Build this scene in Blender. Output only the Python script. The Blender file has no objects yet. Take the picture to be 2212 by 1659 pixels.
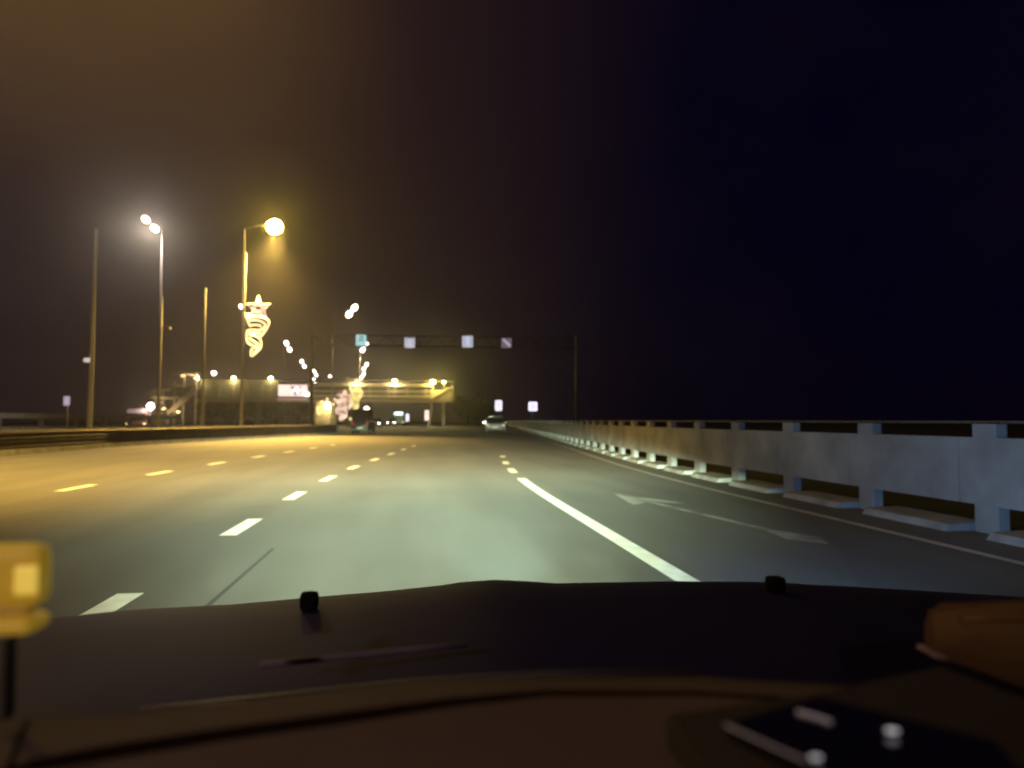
import bpy, bmesh, math, random
from mathutils import Vector, Matrix
random.seed(7)
sc = bpy.context.scene
C = sc.collection
R = math.radians

# ------------------------------------------------------------------ camera
H = 1.15                      # dash-mounted camera, metres above the road
F = 1600.0                    # focal length in the measuring units of the survey below
U0, V0 = 1106.0, 829.5
VX, VY = 908.0, 908.0         # where the near road runs out
pitch = math.atan((VY - V0) / F)
yaw = math.atan2(U0 - VX, F / math.cos(pitch) * 1.0)
camd = bpy.data.cameras.new('camera')
cam = bpy.data.objects.new('camera', camd); C.objects.link(cam)
cam.location = (0, 0, H)
cam.rotation_euler = (R(90) + pitch, 0, -yaw)
camd.sensor_width = 36; camd.lens = 36 * F / 2212.0
camd.clip_start = 0.02; camd.clip_end = 3000
camd.dof.use_dof = True; camd.dof.focus_distance = 2.2; camd.dof.aperture_fstop = 2.8
sc.camera = cam
CR = cam.rotation_euler.to_matrix()

def ray(u, v):
    return CR @ Vector((u - U0, V0 - v, -F))
def W(u, v, Y):                # the point at road distance Y seen in that direction
    d = ray(u, v); t = Y / d.y
    return Vector((0, 0, H)) + d * t
def G(u, v, z=0.0):            # the point at height z
    d = ray(u, v); t = (z - H) / d.z
    return Vector((0, 0, H)) + d * t

# ------------------------------------------------------------------ world: night sky with town glow
w = bpy.data.worlds.new('World'); sc.world = w; w.use_nodes = True
nt = w.node_tree; nt.nodes.clear(); N = nt.nodes; L = nt.links
def nd(t, **k):
    n = N.new(t)
    for a, b in k.items(): setattr(n, a, b)
    return n
out = nd('ShaderNodeOutputWorld'); bg = nd('ShaderNodeBackground')
tc = nd('ShaderNodeTexCoord'); sep = nd('ShaderNodeSeparateXYZ')
L.new(tc.outputs['Generated'], sep.inputs[0])
def mrange(src, a, b):
    m = nd('ShaderNodeMapRange', interpolation_type='SMOOTHSTEP')
    L.new(src, m.inputs['Value']); m.inputs['From Min'].default_value = a; m.inputs['From Max'].default_value = b
    return m.outputs['Result']
def mixc(f, a, b):
    m = nd('ShaderNodeMix', data_type='RGBA')
    if hasattr(f, 'links'): L.new(f, m.inputs['Factor'])
    else: m.inputs['Factor'].default_value = f
    for s, v in ((m.inputs['A'], a), (m.inputs['B'], b)):
        if hasattr(v, 'links'): L.new(v, s)
        else: s.default_value = (*v, 1)
    return m.outputs['Result']
def mul(a, b):
    m = nd('ShaderNodeMath', operation='MULTIPLY'); L.new(a, m.inputs[0])
    if hasattr(b, 'links'): L.new(b, m.inputs[1])
    else: m.inputs[1].default_value = b
    return m.outputs[0]
west = mrange(sep.outputs['X'], 0.36, -0.16)          # towards the lit town on the left
far_west = mrange(sep.outputs['X'], -0.28, -0.52)
high = mrange(sep.outputs['Z'], 0.22, 0.56)
warm = mixc(far_west, (0.023, 0.0110, 0.0100), (0.016, 0.0085, 0.0125))
base = mixc(west, (0.0004, 0.0002, 0.0060), warm)
left2 = mrange(sep.outputs['X'], 0.02, -0.36)
glow = mixc(mul(high, left2), base, (0.120, 0.064, 0.024))
nz = nd('ShaderNodeTexNoise'); nz.inputs['Scale'].default_value = 5; nz.inputs['Detail'].default_value = 5
L.new(tc.outputs['Generated'], nz.inputs['Vector'])
cloud = mrange(nz.outputs['Fac'], 0.3, 0.75)
cl = mixc(mul(cloud, 0.22), glow, (0.008, 0.004, 0.007))
sky = nd('ShaderNodeTexSky', sky_type='NISHITA'); sky.sun_disc = False
sky.sun_elevation = R(-9); sky.sun_rotation = R(60)
add = nd('ShaderNodeMix', data_type='RGBA', blend_type='ADD'); add.inputs['Factor'].default_value = 0.05
L.new(cl, add.inputs['A']); L.new(sky.outputs[0], add.inputs['B'])
L.new(add.outputs['Result'], bg.inputs[0]); bg.inputs[1].default_value = 1.0
L.new(bg.outputs[0], out.inputs[0])

vs = sc.view_settings
sc.display_settings.display_device = 'sRGB'
vs.view_transform = 'Standard'; vs.look = 'None'; vs.exposure = 0; vs.gamma = 1; vs.use_curve_mapping = False
sc.render.engine = 'CYCLES'
sc.cycles.use_denoising = True
sc.cycles.max_bounces = 5; sc.cycles.volume_bounces = 0
sc.cycles.sample_clamp_indirect = 3
sc.cycles.caustics_reflective = False; sc.cycles.caustics_refractive = False

# ------------------------------------------------------------------ helpers
def tag(o, label=None, cat=None, group=None, kind=None):
    if label: o['label'] = label
    if cat: o['category'] = cat
    if group: o['group'] = group
    if kind: o['kind'] = kind
    return o
def empty(name, loc=(0, 0, 0), rz=0):
    o = bpy.data.objects.new(name, None); C.objects.link(o)
    o.location = loc; o.rotation_euler = (0, 0, rz); o.empty_display_size = .2
    return o
def copy_tree(o, parent=None, loc=None, rz=None, scale=None):
    c = o.copy(); C.objects.link(c); c.parent = parent
    if loc is not None: c.location = loc
    if rz is not None: c.rotation_euler = (0, 0, rz)
    if scale is not None: c.scale = (scale,) * 3
    for ch in list(o.children): copy_tree(ch, c)
    return c

class MB:
    def __init__(s): s.bm = bmesh.new()
    def quad(s, *p):
        s.bm.faces.new([s.bm.verts.new(q) for q in p]); return s
    def box(s, c, d, rot=None, bev=0):
        r = bmesh.ops.create_cube(s.bm, size=1)
        vs_ = r['verts']
        bmesh.ops.scale(s.bm, vec=d, verts=vs_)
        if bev:
            es = list({e for v in vs_ for e in v.link_edges})
            rr = bmesh.ops.bevel(s.bm, geom=es, offset=bev, segments=2, affect='EDGES', profile=.6)
            vs_ = list({v for f in rr['faces'] for v in f.verts} | {v for v in vs_ if v.is_valid})
        M = Matrix.Translation(c) @ (rot.to_4x4() if rot else Matrix())
        bmesh.ops.transform(s.bm, matrix=M, verts=[v for v in vs_ if v.is_valid])
        return s
    def bar(s, a, b, w_, h_):          # box beam from a to b
        a, b = Vector(a), Vector(b); d = b - a; ln = d.length
        q = d.to_track_quat('Y', 'Z').to_matrix()
        return s.box((a + b) / 2, (w_, ln, h_), q)
    def tube(s, pts, r, n=8, r2=None, cap=True):
        pts = [Vector(p) for p in pts]; rings = []; m = len(pts)
        up = Vector((0.13, 0.07, 1)).normalized()
        for i, p in enumerate(pts):
            t = (pts[min(i + 1, m - 1)] - pts[max(i - 1, 0)]).normalized()
            u_ = t.cross(up)
            if u_.length < .15: u_ = t.cross(Vector((1, 0.2, 0)))
            u_.normalize(); v_ = t.cross(u_)
            rr = r if r2 is None else r + (r2 - r) * i / (m - 1)
            rings.append([s.bm.verts.new(p + (u_ * math.cos(k * 2 * math.pi / n) + v_ * math.sin(k * 2 * math.pi / n)) * rr) for k in range(n)])
        s.skin(rings, cap); return s
    def skin(s, rings, cap=True, closed=True):
        n = len(rings[0])
        for a, b in zip(rings, rings[1:]):
            for k in range(n if closed else n - 1):
                s.bm.faces.new((a[k], a[(k + 1) % n], b[(k + 1) % n], b[k]))
        if cap and closed:
            s.bm.faces.new(rings[0][::-1]); s.bm.faces.new(rings[-1])
    def loft(s, rings, cap=True, closed=True):
        s.skin([[s.bm.verts.new(p) for p in r] for r in rings], cap, closed); return s
    def grid(s, rows):
        s.loft(rows, False, False); return s
    def ball(s, c, r, n=12, flat=(1, 1, 1), rot=None):
        q = bmesh.ops.create_uvsphere(s.bm, u_segments=n, v_segments=max(6, n * 2 // 3), radius=1)
        M = Matrix.Translation(c) @ (rot.to_4x4() if rot else Matrix()) @ Matrix.Diagonal((r * flat[0], r * flat[1], r * flat[2], 1))
        bmesh.ops.transform(s.bm, matrix=M, verts=q['verts']); return s
    def cyl(s, c, r, h, n=20, axis='Z', r2=None):
        q = bmesh.ops.create_cone(s.bm, cap_ends=True, segments=n, radius1=r, radius2=r if r2 is None else r2, depth=h)
        M = Matrix.Translation(c)
        if axis == 'X': M = M @ Matrix.Rotation(R(90), 4, 'Y')
        if axis == 'Y': M = M @ Matrix.Rotation(R(90), 4, 'X')
        bmesh.ops.transform(s.bm, matrix=M, verts=q['verts']); return s
    def prism(s, poly, h0, h1, fn):    # poly of 2-D points, fn(a, b, h) -> 3-D
        lo = [s.bm.verts.new(fn(a, b, h0)) for a, b in poly]; hi = [s.bm.verts.new(fn(a, b, h1)) for a, b in poly]
        n = len(poly)
        for k in range(n): s.bm.faces.new((lo[k], lo[(k + 1) % n], hi[(k + 1) % n], hi[k]))
        s.bm.faces.new(lo[::-1]); s.bm.faces.new(hi); return s
    def build(s, name, m, parent=None, smooth=False, world=False):
        if world and parent is not None:
            bmesh.ops.translate(s.bm, verts=s.bm.verts, vec=-Vector(parent.location))
        bmesh.ops.recalc_face_normals(s.bm, faces=s.bm.faces)
        me = bpy.data.meshes.new(name); s.bm.to_mesh(me); s.bm.free()
        if smooth:
            for p in me.polygons: p.use_smooth = True
        me.materials.append(m)
        o = bpy.data.objects.new(name, me); C.objects.link(o)
        if parent is not None: o.parent = parent
        return o

def mat(name, col, rough=.6, metal=0, noise=0.0, scale=4.0, bump=0.0, emit=None, estr=0, col2=None, bscale=None, spec=None, coat=0):
    m = bpy.data.materials.new(name); m.use_nodes = True
    t = m.node_tree; b = t.nodes['Principled BSDF']
    b.inputs['Base Color'].default_value = (*col, 1); b.inputs['Roughness'].default_value = rough
    b.inputs['Metallic'].default_value = metal
    if spec is not None: b.inputs['Specular IOR Level'].default_value = spec
    if coat: b.inputs['Coat Weight'].default_value = coat; b.inputs['Coat Roughness'].default_value = .08
    tcn = t.nodes.new('ShaderNodeTexCoord')
    if noise:
        n = t.nodes.new('ShaderNodeTexNoise'); n.inputs['Scale'].default_value = scale; n.inputs['Detail'].default_value = 6
        t.links.new(tcn.outputs['Object'], n.inputs['Vector'])
        mr = t.nodes.new('ShaderNodeMapRange'); mr.inputs['From Min'].default_value = .3; mr.inputs['From Max'].default_value = .7
        t.links.new(n.outputs['Fac'], mr.inputs['Value'])
        mx = t.nodes.new('ShaderNodeMix'); mx.data_type = 'RGBA'
        c2 = col2 or tuple(c * (1 - noise) for c in col)
        mx.inputs['A'].default_value = (*c2, 1); mx.inputs['B'].default_value = (*col, 1)
        t.links.new(mr.outputs[0], mx.inputs['Factor']); t.links.new(mx.outputs['Result'], b.inputs['Base Color'])
    if bump:
        n2 = t.nodes.new('ShaderNodeTexNoise'); n2.inputs['Scale'].default_value = bscale or scale * 8; n2.inputs['Detail'].default_value = 4
        t.links.new(tcn.outputs['Object'], n2.inputs['Vector'])
        bp = t.nodes.new('ShaderNodeBump'); bp.inputs['Strength'].default_value = bump; bp.inputs['Distance'].default_value = .02
        t.links.new(n2.outputs['Fac'], bp.inputs['Height']); t.links.new(bp.outputs[0], b.inputs['Normal'])
    if emit:
        b.inputs['Emission Color'].default_value = (*emit, 1); b.inputs['Emission Strength'].default_value = estr
    return m

SODIUM = (1.0, 0.60, 0.12); LEDW = (1.0, 0.80, 0.62)
M = dict(
    conc=mat('parapet_concrete', (.24, .24, .24), .9, noise=.5, scale=1.3, bump=.3, bscale=30),
    conc2=mat('dirty_concrete', (.25, .25, .24), .9, noise=.5, scale=2.5, bump=.3, bscale=30),
    galv=mat('galvanised_steel', (.26, .255, .27), .6, .3, noise=.25, scale=3),
    rust=mat('weathered_guardrail_steel', (.085, .065, .06), .6, .4, noise=.5, scale=2),
    paint=mat('road_paint', (.78, .80, .75), .7, noise=.28, scale=5.0, bump=.2),
    wornpaint=mat('worn_road_paint', (.34, .34, .33), .8, noise=.75, scale=3, col2=(.10, .10, .098)),
    grass=mat('verge_grass', (.035, .045, .02), .95, noise=.5, scale=.6, bump=.6, bscale=6),
    sod=mat('sodium_lens', (.9, .8, .5), .4, emit=(1.0, .64, .09), estr=200),
    led=mat('white_lens', (.9, .9, .9), .4, emit=(1.0, .84, .74), estr=10),
    ledy=mat('warm_white_lens', (.9, .9, .8), .4, emit=(1.0, .86, .5), estr=14),
    strip=mat('decoration_tube', (.9, .8, .6), .4, emit=(1.0, .78, .36), estr=1.9),
    strip_y=mat('yellow_decoration_tube', (.9, .85, .4), .4, emit=(1.0, .86, .28), estr=1.5),
    strip_p=mat('pink_white_decoration_tube', (.9, .8, .75), .4, emit=(1.0, .66, .52), estr=1.5),
    panel_g=mat('green_brown_cladding', (.06, .055, .03), .8, noise=.3, scale=1),
    deck=mat('footbridge_steel', (.46, .38, .29), .6, .2, noise=.4, scale=.8),
    darksteel=mat('dark_steel', (.08, .07, .06), .6, .3, noise=.3, scale=1),
    board=mat('lit_billboard', (.8, .75, .75), .5, emit=(1.0, .74, .70), estr=1.25),
    boardink=mat('billboard_print', (.2, .1, .15), .5, emit=(.35, .16, .26), estr=.7),
    sign=mat('lit_sign_face', (.8, .8, .85), .5, emit=(.86, .82, 1.0), estr=1.2),
    signdim=mat('white_sign_face', (.7, .68, .75), .5, emit=(.5, .45, .6), estr=.55),
    teal=mat('teal_white_light', (.8, .9, .9), .5, emit=(.62, 1.0, .92), estr=3),
    led_t=mat('matrix_display_cyan', (.3, .4, .4), .5, emit=(.32, .66, .74), estr=.95),
    led_w=mat('matrix_display_white', (.4, .4, .4), .5, emit=(.44, .46, .60), estr=.95),
    led_b=mat('matrix_display_bright', (.4, .5, .5), .5, emit=(.62, .92, .98), estr=1.1),
    led_d=mat('matrix_display_dim', (.2, .2, .2), .5, emit=(.14, .11, .14), estr=.9),
    black=mat('display_black', (.012, .012, .014), .5),
    tyre=mat('tyre_rubber', (.015, .015, .015), .9, bump=.3, scale=5),
    rim=mat('alloy_rim', (.4, .4, .4), .35, .9),
    glass=mat('vehicle_glass', (.02, .02, .025), .08, 0, spec=.8),
    head=mat('headlamp_glass', (.9, .9, .9), .3, emit=(1, .93, .84), estr=22),
    tail=mat('tail_lamp', (.25, .01, .01), .3, emit=(1, .06, .03), estr=.05),
    bark=mat('bark', (.05, .035, .025), .95, noise=.4, scale=6, bump=.5),
    leaf=mat('foliage', (.05, .06, .025), .8, noise=.5, scale=1.2),
    leafr=mat('reddish_foliage', (.09, .035, .03), .8, noise=.5, scale=1.2),
    plaster=mat('pale_plaster', (.42, .36, .25), .9, noise=.3, scale=.6),
    litwin=mat('lit_window', (.6, .5, .3), .5, emit=(1, .68, .28), estr=.8),
)
# asphalt: worn wheel tracks, mottling and fine grain
def asphalt():
    m = mat('asphalt', (.055, .054, .052), .78)
    t = m.node_tree; b = t.nodes['Principled BSDF']; t_c = t.nodes['Texture Coordinate'] if 'Texture Coordinate' in t.nodes else t.nodes.new('ShaderNodeTexCoord')
    def noise(sc_, vec=(1, 1, 1), det=6):
        mp = t.nodes.new('ShaderNodeMapping'); mp.inputs['Scale'].default_value = vec
        n = t.nodes.new('ShaderNodeTexNoise'); n.inputs['Scale'].default_value = sc_; n.inputs['Detail'].default_value = det
        t.links.new(t_c.outputs['Object'], mp.inputs[0]); t.links.new(mp.outputs[0], n.inputs['Vector']); return n.outputs['Fac']
    a = noise(1.0, (1.2, .12, 1)); g = noise(.35); f = noise(60, det=2)
    def mth(op, x, y):
        k = t.nodes.new('ShaderNodeMath'); k.operation = op
        for i, v in enumerate((x, y)):
            if hasattr(v, 'links'): t.links.new(v, k.inputs[i])
            else: k.inputs[i].default_value = v
        return k.outputs[0]
    s_ = mth('ADD', mth('MULTIPLY', a, .75), mth('ADD', mth('MULTIPLY', g, .4), mth('MULTIPLY', f, .35)))
    cr = t.nodes.new('ShaderNodeValToRGB'); t.links.new(s_, cr.inputs[0])
    cr.color_ramp.elements[0].position = .35; cr.color_ramp.elements[0].color = (.028, .027, .026, 1)
    cr.color_ramp.elements[1].position = 1.0; cr.color_ramp.elements[1].color = (.100, .098, .092, 1)
    t.links.new(cr.outputs[0], b.inputs['Base Color'])
    bp = t.nodes.new('ShaderNodeBump'); bp.inputs['Strength'].default_value = .5; bp.inputs['Distance'].default_value = .006
    t.links.new(f, bp.inputs['Height']); t.links.new(bp.outputs[0], b.inputs['Normal'])
    return m
M['asphalt'] = asphalt()

# ------------------------------------------------------------------ road plan
def c(Y):                       # how far the lanes have swung right at distance Y
    if Y < 10: return 0.0
    if Y < 21.25: return .004 * (Y - 10) ** 2
    return .506 + .09 * (Y - 21.25)
RAIL = [(-13.9, -12), (-13.9, 12), (-13.85, 26), (-13.4, 34), (-12.3, 40), (-10.9, 46), (-9.2, 52), (-7.9, 57), (-7.0, 64), (-5.6, 80), (-2.5, 110), (4, 170), (16, 300)]
def rail_x(Y):
    for (x0, y0), (x1, y1) in zip(RAIL, RAIL[1:]):
        if y0 <= Y <= y1: return x0 + (x1 - x0) * (Y - y0) / (y1 - y0)
    return RAIL[-1][0]
def struct(name, mb, m):
    o = mb.build(name, m); o['kind'] = 'structure'; return o
struct('ground', MB().quad((-700, -60, -.30), (700, -60, -.30), (700, 1400, -.30), (-700, 1400, -.30)), M['grass'])
ys = [-12, 0, 6] + list(range(10, 60, 2)) + list(range(60, 301, 10))
mb = MB(); mb.grid([[(rail_x(y) - .6, y, 0), (c(y), y, 0), (6.3 + c(y), y, 0)] for y in ys])
struct('road', mb, M['asphalt'])
mb = MB(); mb.grid([[(rail_x(y) - 22 - max(0, y - 60) * .12, y, -.02), (rail_x(y) - .5 , y, -.02)] for y in ys])
struct('opposite_road', mb, M['asphalt'])

def strip_line(name, off, w_, segs, m, z=.004):
    mb = MB()
    for a, b in segs:
        k = max(1, int((b - a) / 1.5)); yy = [a + (b - a) * i / k for i in range(k + 1)]
        mb.grid([[(off + c(y) - w_ / 2, y, z), (off + c(y) + w_ / 2, y, z)] for y in yy])
    return struct(name, mb, m)
# dashes, measured near-to-far
def dash_rows(y0, pitch_, ln, n): return [(y0 + i * pitch_, y0 + i * pitch_ + ln) for i in range(n)]
strip_line('lane_marking', -1.90, .17, [(3.9, 5.25), (7.75, 9.0), (11.1, 12.3), (14.4, 15.7), (17.9, 19.1), (21.5, 22.7), (25.2, 26.4), (29, 30.2), (33, 34)], M['paint'])
strip_line('lane_marking', -5.85, .17, [(12.9, 14.1), (16.5, 17.7), (20.1, 21.3), (23.7, 24.9), (27.3, 28.5), (31, 32.2), (35, 36)], M['paint'])
strip_line('lane_marking', -1.30, .035, [(4.2, 6.9)], mat('tar_joint', (.02, .02, .02), .9))
strip_line('solid_line', 1.90, .17, [(3, 14.6), (16.2, 17.6), (19.4, 20.6), (23, 24)], M['paint'], .004)
strip_line('edge_line', 4.80, .11, [(3, 70)], M['wornpaint'] if False else mat('edge_paint', (.42, .42, .41), .7, noise=.35, scale=2), .004)
# worn arrow on the slip lane: a long shaft with a head at each end
def arrow():
    mb = MB()
    P0 = G(1790, 1176); P1 = G(1325, 1066)
    d = (P1 - P0); d.z = 0; ln = d.length; d.normalize(); s = Vector((d.y, -d.x, 0)); z = Vector((0, 0, .004))
    def q(*ab): mb.bm.faces.new([mb.bm.verts.new(P0 + d * a * ln + s * b + z) for a, b in ab])
    q((0.0, 0.0), (.07, -.2), (.18, -.05), (.18, .05), (.07, .2))
    q((.18, -.05), (.74, -.05), (.74, .05), (.18, .05))
    q((.74, -.05), (.68, -.40), (1.0, 0), (.68, .40), (.74, .05))
    return struct('arrow_marking', mb, M['wornpaint'])
arrow()

# ------------------------------------------------------------------ right-hand concrete parapet
pr = empty('parapet', (5.9, 9, 0))
tag(pr, 'long pale concrete parapet with square posts and open slots along the right road edge', 'parapet')
def bx(mb, x0, x1, y0, y1, z0, z1, bev=0):
    """box following the road between two distances"""
    a0, a1 = c(y0), c(y1)
    v = [(x0 + a0, y0), (x1 + a0, y0), (x1 + a1, y1), (x0 + a1, y1)]
    mb.prism(v, z0, z1, lambda a, b, h: (a, b, h)); return mb
Y0 = 8.78
k = -4; n_post = 0
while Y0 + 2.03 * k < 175 and n_post < 90:
    y = Y0 + 2.03 * k
    mb = MB(); xx = 5.66 + c(y)
    mb.box((xx + .08, y + .14, .56), (.13, .32, 1.11), bev=.012)
    mb.build('post', M['conc'], pr, world=True); n_post += 1; k += 1
y = 11.3 - 6.09 * 3
while y < 175:
    mb = MB(); 
    for j in range(3): bx(mb, 5.672, 5.78, y + .012 + j * 2.03, y + 2.03 * (j + 1) - (.012 if j == 2 else 0), .29, .975)
    bmesh.ops.remove_doubles(mb.bm, verts=mb.bm.verts, dist=.001)
    mb.build('panel', M['conc'], pr, world=True); y += 6.09
mb = MB(); mb.tube([(5.84 + c(y_), y_, 1.13) for y_ in ys if y_ < 180], .016, 8)
mb.build('top_rail', M['darksteel'], pr, world=True)
k = 0
y = Y0 + .15 - 2.03 * 3
while y < 90 and k < 45:
    mb = MB(); a = c(y + .2); b_ = c(y + 1.5)
    pts0 = [(5.42, 0), (5.47, .07), (5.9, .09), (5.9, 0)]
    mb.loft([[(p[0] + a, y + .25, p[1]) for p in pts0], [(p[0] + b_, y + 1.72, p[1]) for p in pts0]])
    mb.build('kerb_block', M['conc2'], pr, world=True); y += 2.03; k += 1  # gaps left between the blocks stand in for post shadows

# ------------------------------------------------------------------ left guardrail
gr = empty('guardrail', (-13.9, 20, 0))
tag(gr, 'weathered low steel crash barrier on short posts along the left side of the road', 'guardrail')
prof = [(0, .46), (.05, .49), (.05, .56), (0, .60), (0, .63), (.05, .67), (.05, .74), (0, .77), (-.02, .77), (-.02, .46)]
yy = [y for y in range(-6, 66, 2)]
mb = MB(); mb.loft([[(rail_x(y) + p[0], y, p[1]) for p in prof] for y in yy])
mb.build('beam', M['rust'], gr, world=True)
mb = MB(); mb.loft([[(rail_x(y) + p[0], y, p[1] - .30) for p in prof] for y in yy]); mb.build('beam', M['rust'], gr, world=True)
mb = MB(); mb.tube([(rail_x(y) - .01, y, .80) for y in yy], .022, 6); mb.build('top_tube', M['galv'], gr, world=True)
for y in range(-4, 66, 3):
    mb = MB(); mb.box((rail_x(y) - .12, y, .36), (.14, .1, .74)); mb.build('post', M['rust'], gr, world=True)
mb = MB(); mb.loft([[(rail_x(y) - .45, y, 0), (rail_x(y) - .4, y, .16), (rail_x(y) + .25, y, .16), (rail_x(y) + .3, y, 0)] for y in yy])
mb.build('kerb', M['conc2'], gr, world=True)

# far side fence beyond the opposite road
fx = -30.0
ff = empty('fence', (fx, 50, 0))
tag(ff, 'dim railing with a thick top band far beyond the opposite road at left', 'fence')
mb = MB(); mb.box((fx, 55, 1.50), (.12, 86, .38)); mb.build('rail', M['conc2'], ff, world=True)
mb = MB(); mb.box((fx, 55, .35), (.2, 86, .7)); mb.build('base_wall', M['conc2'], ff, world=True)
for y in range(14, 98, 6):
    mb = MB(); mb.box((fx, y + 1.2, .75), (.3, .3, 1.5)); mb.build('post', M['conc2'], ff, world=True)

# ------------------------------------------------------------------ street lamps
def spot(name, loc, target, power, col, angle, blend, rad, parent=None):
    ld = bpy.data.lights.new(name, 'SPOT'); ld.energy = power; ld.color = col
    ld.spot_size = R(angle); ld.spot_blend = blend; ld.shadow_soft_size = rad
    o = bpy.data.objects.new(name, ld); C.objects.link(o)
    d = Vector(target) - Vector(loc); o.rotation_euler = d.to_track_quat('-Z', 'Y').to_euler()
    o.location = Vector(loc) - (Vector(parent.location) if parent else Vector()); o.parent = parent
    return o
def point(name, loc, power, col, rad, parent):
    ld = bpy.data.lights.new(name, 'POINT'); ld.energy = power; ld.color = col; ld.shadow_soft_size = rad
    o = bpy.data.objects.new(name, ld); C.objects.link(o); o.location = Vector(loc) - Vector(parent.location); o.parent = parent
    return o
def street_lamp(label, head, base, lens, tilt, size, light=None, group=None, heads=2, top=None, mr=.11):
    """mast from base to top; arm to a tilted pair of lantern heads at `head`"""
    head = Vector(head); base = Vector(base); base.z = -.05
    top = Vector(top) if top else Vector((base.x, base.y, head.z - .25))
    r = empty('street_lamp', (base.x, base.y, 0)); tag(r, label, 'street lamp', group)
    MB().tube([base, base.lerp(top, .5), top], mr, 10, mr * .55).build('mast', M['galv'], r, True, True)
    MB().cyl((base.x, base.y, .22), .2, .5, 12).build('base', M['galv'], r, False, True)
    mid = top.lerp(head, .5); mid.z += .18
    MB().tube([top, mid, head + Vector((0, 0, .12))], .05, 8, .035).build('arm', M['galv'], r, True, True)
    dx, dz = tilt
    rot = Matrix.Rotation(-math.atan2(dz, dx) if dx else 0, 3, 'Y')
    for s in ((-1, 1) if heads == 2 else (0,)):
        p = head + Vector((dx * s, 0, dz * s))
        h = MB().box(p + Vector((0, .1, .16)), (size * 1.5, size * 1.0, .16), None, .04).build('lantern', M['galv'], r, False, True)
        MB().ball(p, size, 14, (1, .8, .72 if heads == 2 else .9), rot).build('lens', lens, h, True).location = -Vector(r.location)
    if light:
        tgt, pw, col, ang, bl = light
        spot('bulb', head - Vector((0, 0, size * .9 + .05)), tgt, pw, col, ang, bl, .5, r)
    return r
GR_R = 'street lamps along the median'; GR_L = 'street lamps on the far side of the opposite road'
# the nearest sodium lamp and the ones behind it towards the car (out of the frame: one lights the near road, one is added for the dashboard)
hR = W(593, 490, 57); bR = W(521, 905, 57)
street_lamp('brightest yellow sodium street lamp high above the star decoration', hR, bR, M['sod'], (0, 0), .6,
            ((-10.5, 48, 0), 160000, SODIUM, 84, 1.0), GR_R, heads=1)
hN = Vector((-12.6, 14, 15))
street_lamp('sodium street lamp beside the guardrail close to the car, above the frame', hN, (-14.6, 14, 0), M['sod'], (.3, .3), .45,
            ((-9.5, 19, 0), 84000, SODIUM, 92, 1.0), GR_R)
street_lamp('unseen street lamp added behind the car to warm the dashboard', (-12.6, -33, 15), (-14.6, -33, 0), M['sod'], (.3, .3), .45,
            ((-2.6, .5, .9), 42000, (1, .64, .50), 10, 1.0), GR_R)  # unseen lamp added, a narrow pinkish beam aimed at the dashboard
for (u, v, Y, bu, label, s) in ((760, 672, 103, 716, 'warm white twin street lamp above the left-hand lane sign of the gantry', .5),
                       (787, 750, 150, 776, 'white twin street lamp just below the left-hand lane sign', .52),
                       (789, 792, 197, 782, 'small white twin street lamp second below the left-hand lane sign', .5),
                       (783, 812, 244, 776, 'small white twin street lamp just above the tall yellow decoration', .62)):
    h = W(u, v, Y); b = W(bu, 905, Y)
    street_lamp(label, h, b, M['ledy'] if Y < 120 else M['led'], (.36, .46) if Y < 120 else (.34, .55), s, ((h.x + 3, Y - 5, 0), 16000 if Y < 170 else 9000, (1, .72, .3), 110, .7) if Y < 200 else None, GR_R)
hL = W(325, 484, 57); bL = W(341, 922, 57)
street_lamp('white twin street lamp highest on the left, over the second bare pole', hL, bL, M['led'], (-.33, .33), .31,
            ((hL.x, 50, 4), 5500, LEDW, 150, .7), GR_L)
hL2 = W(530, 672, 103)
street_lamp('pinkish white twin street lamp touching the left side of the star decoration', hL2, W(440, 905, 103), M['led'], (-.55, .6), .33, None, GR_L, top=W(440, 668, 103))
for (u, v, Y, label) in ((622, 748, 150, 'slanting white street lamp right of the spiral decoration'),
                         (655, 786, 197, 'slanting white street lamp second right of the spiral decoration'),
                         (681, 806, 244, 'slanting white street lamp above the right end of the billboard'),
                         (679, 822, 300, 'faint street lamp lowest in the slanting row above the billboard')):
    h = W(u, v, Y); b = W(u - 10, 905, Y)
    street_lamp(label, h, b, M['led'], (-.32, .62) if Y < 250 else (-.25, .5), .50, None, GR_L, mr=.07)
for (u, v, Y, label, s) in ((462, 806, 170, 'small white street lamp between the two left footbridge lamps', .5),
                            (713, 813, 260, 'faint distant street lamp alone above the pale roadside building', .4),
                            (706, 838, 260, 'distant street lamp above the pale roadside building, upper of two', .5),
                            (704, 849, 250, 'distant street lamp above the pale roadside building, lower of two', .55),
                            (792, 884, 120, 'low white street lamp above the dark van', .42)):
    h = W(u, v, Y); b = W(u + (10 if v > 880 else -4), 912, Y)
    street_lamp(label, h, b, M['led'], (0, 0), s, None, 'distant street lamps', heads=1, mr=.06)

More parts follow.
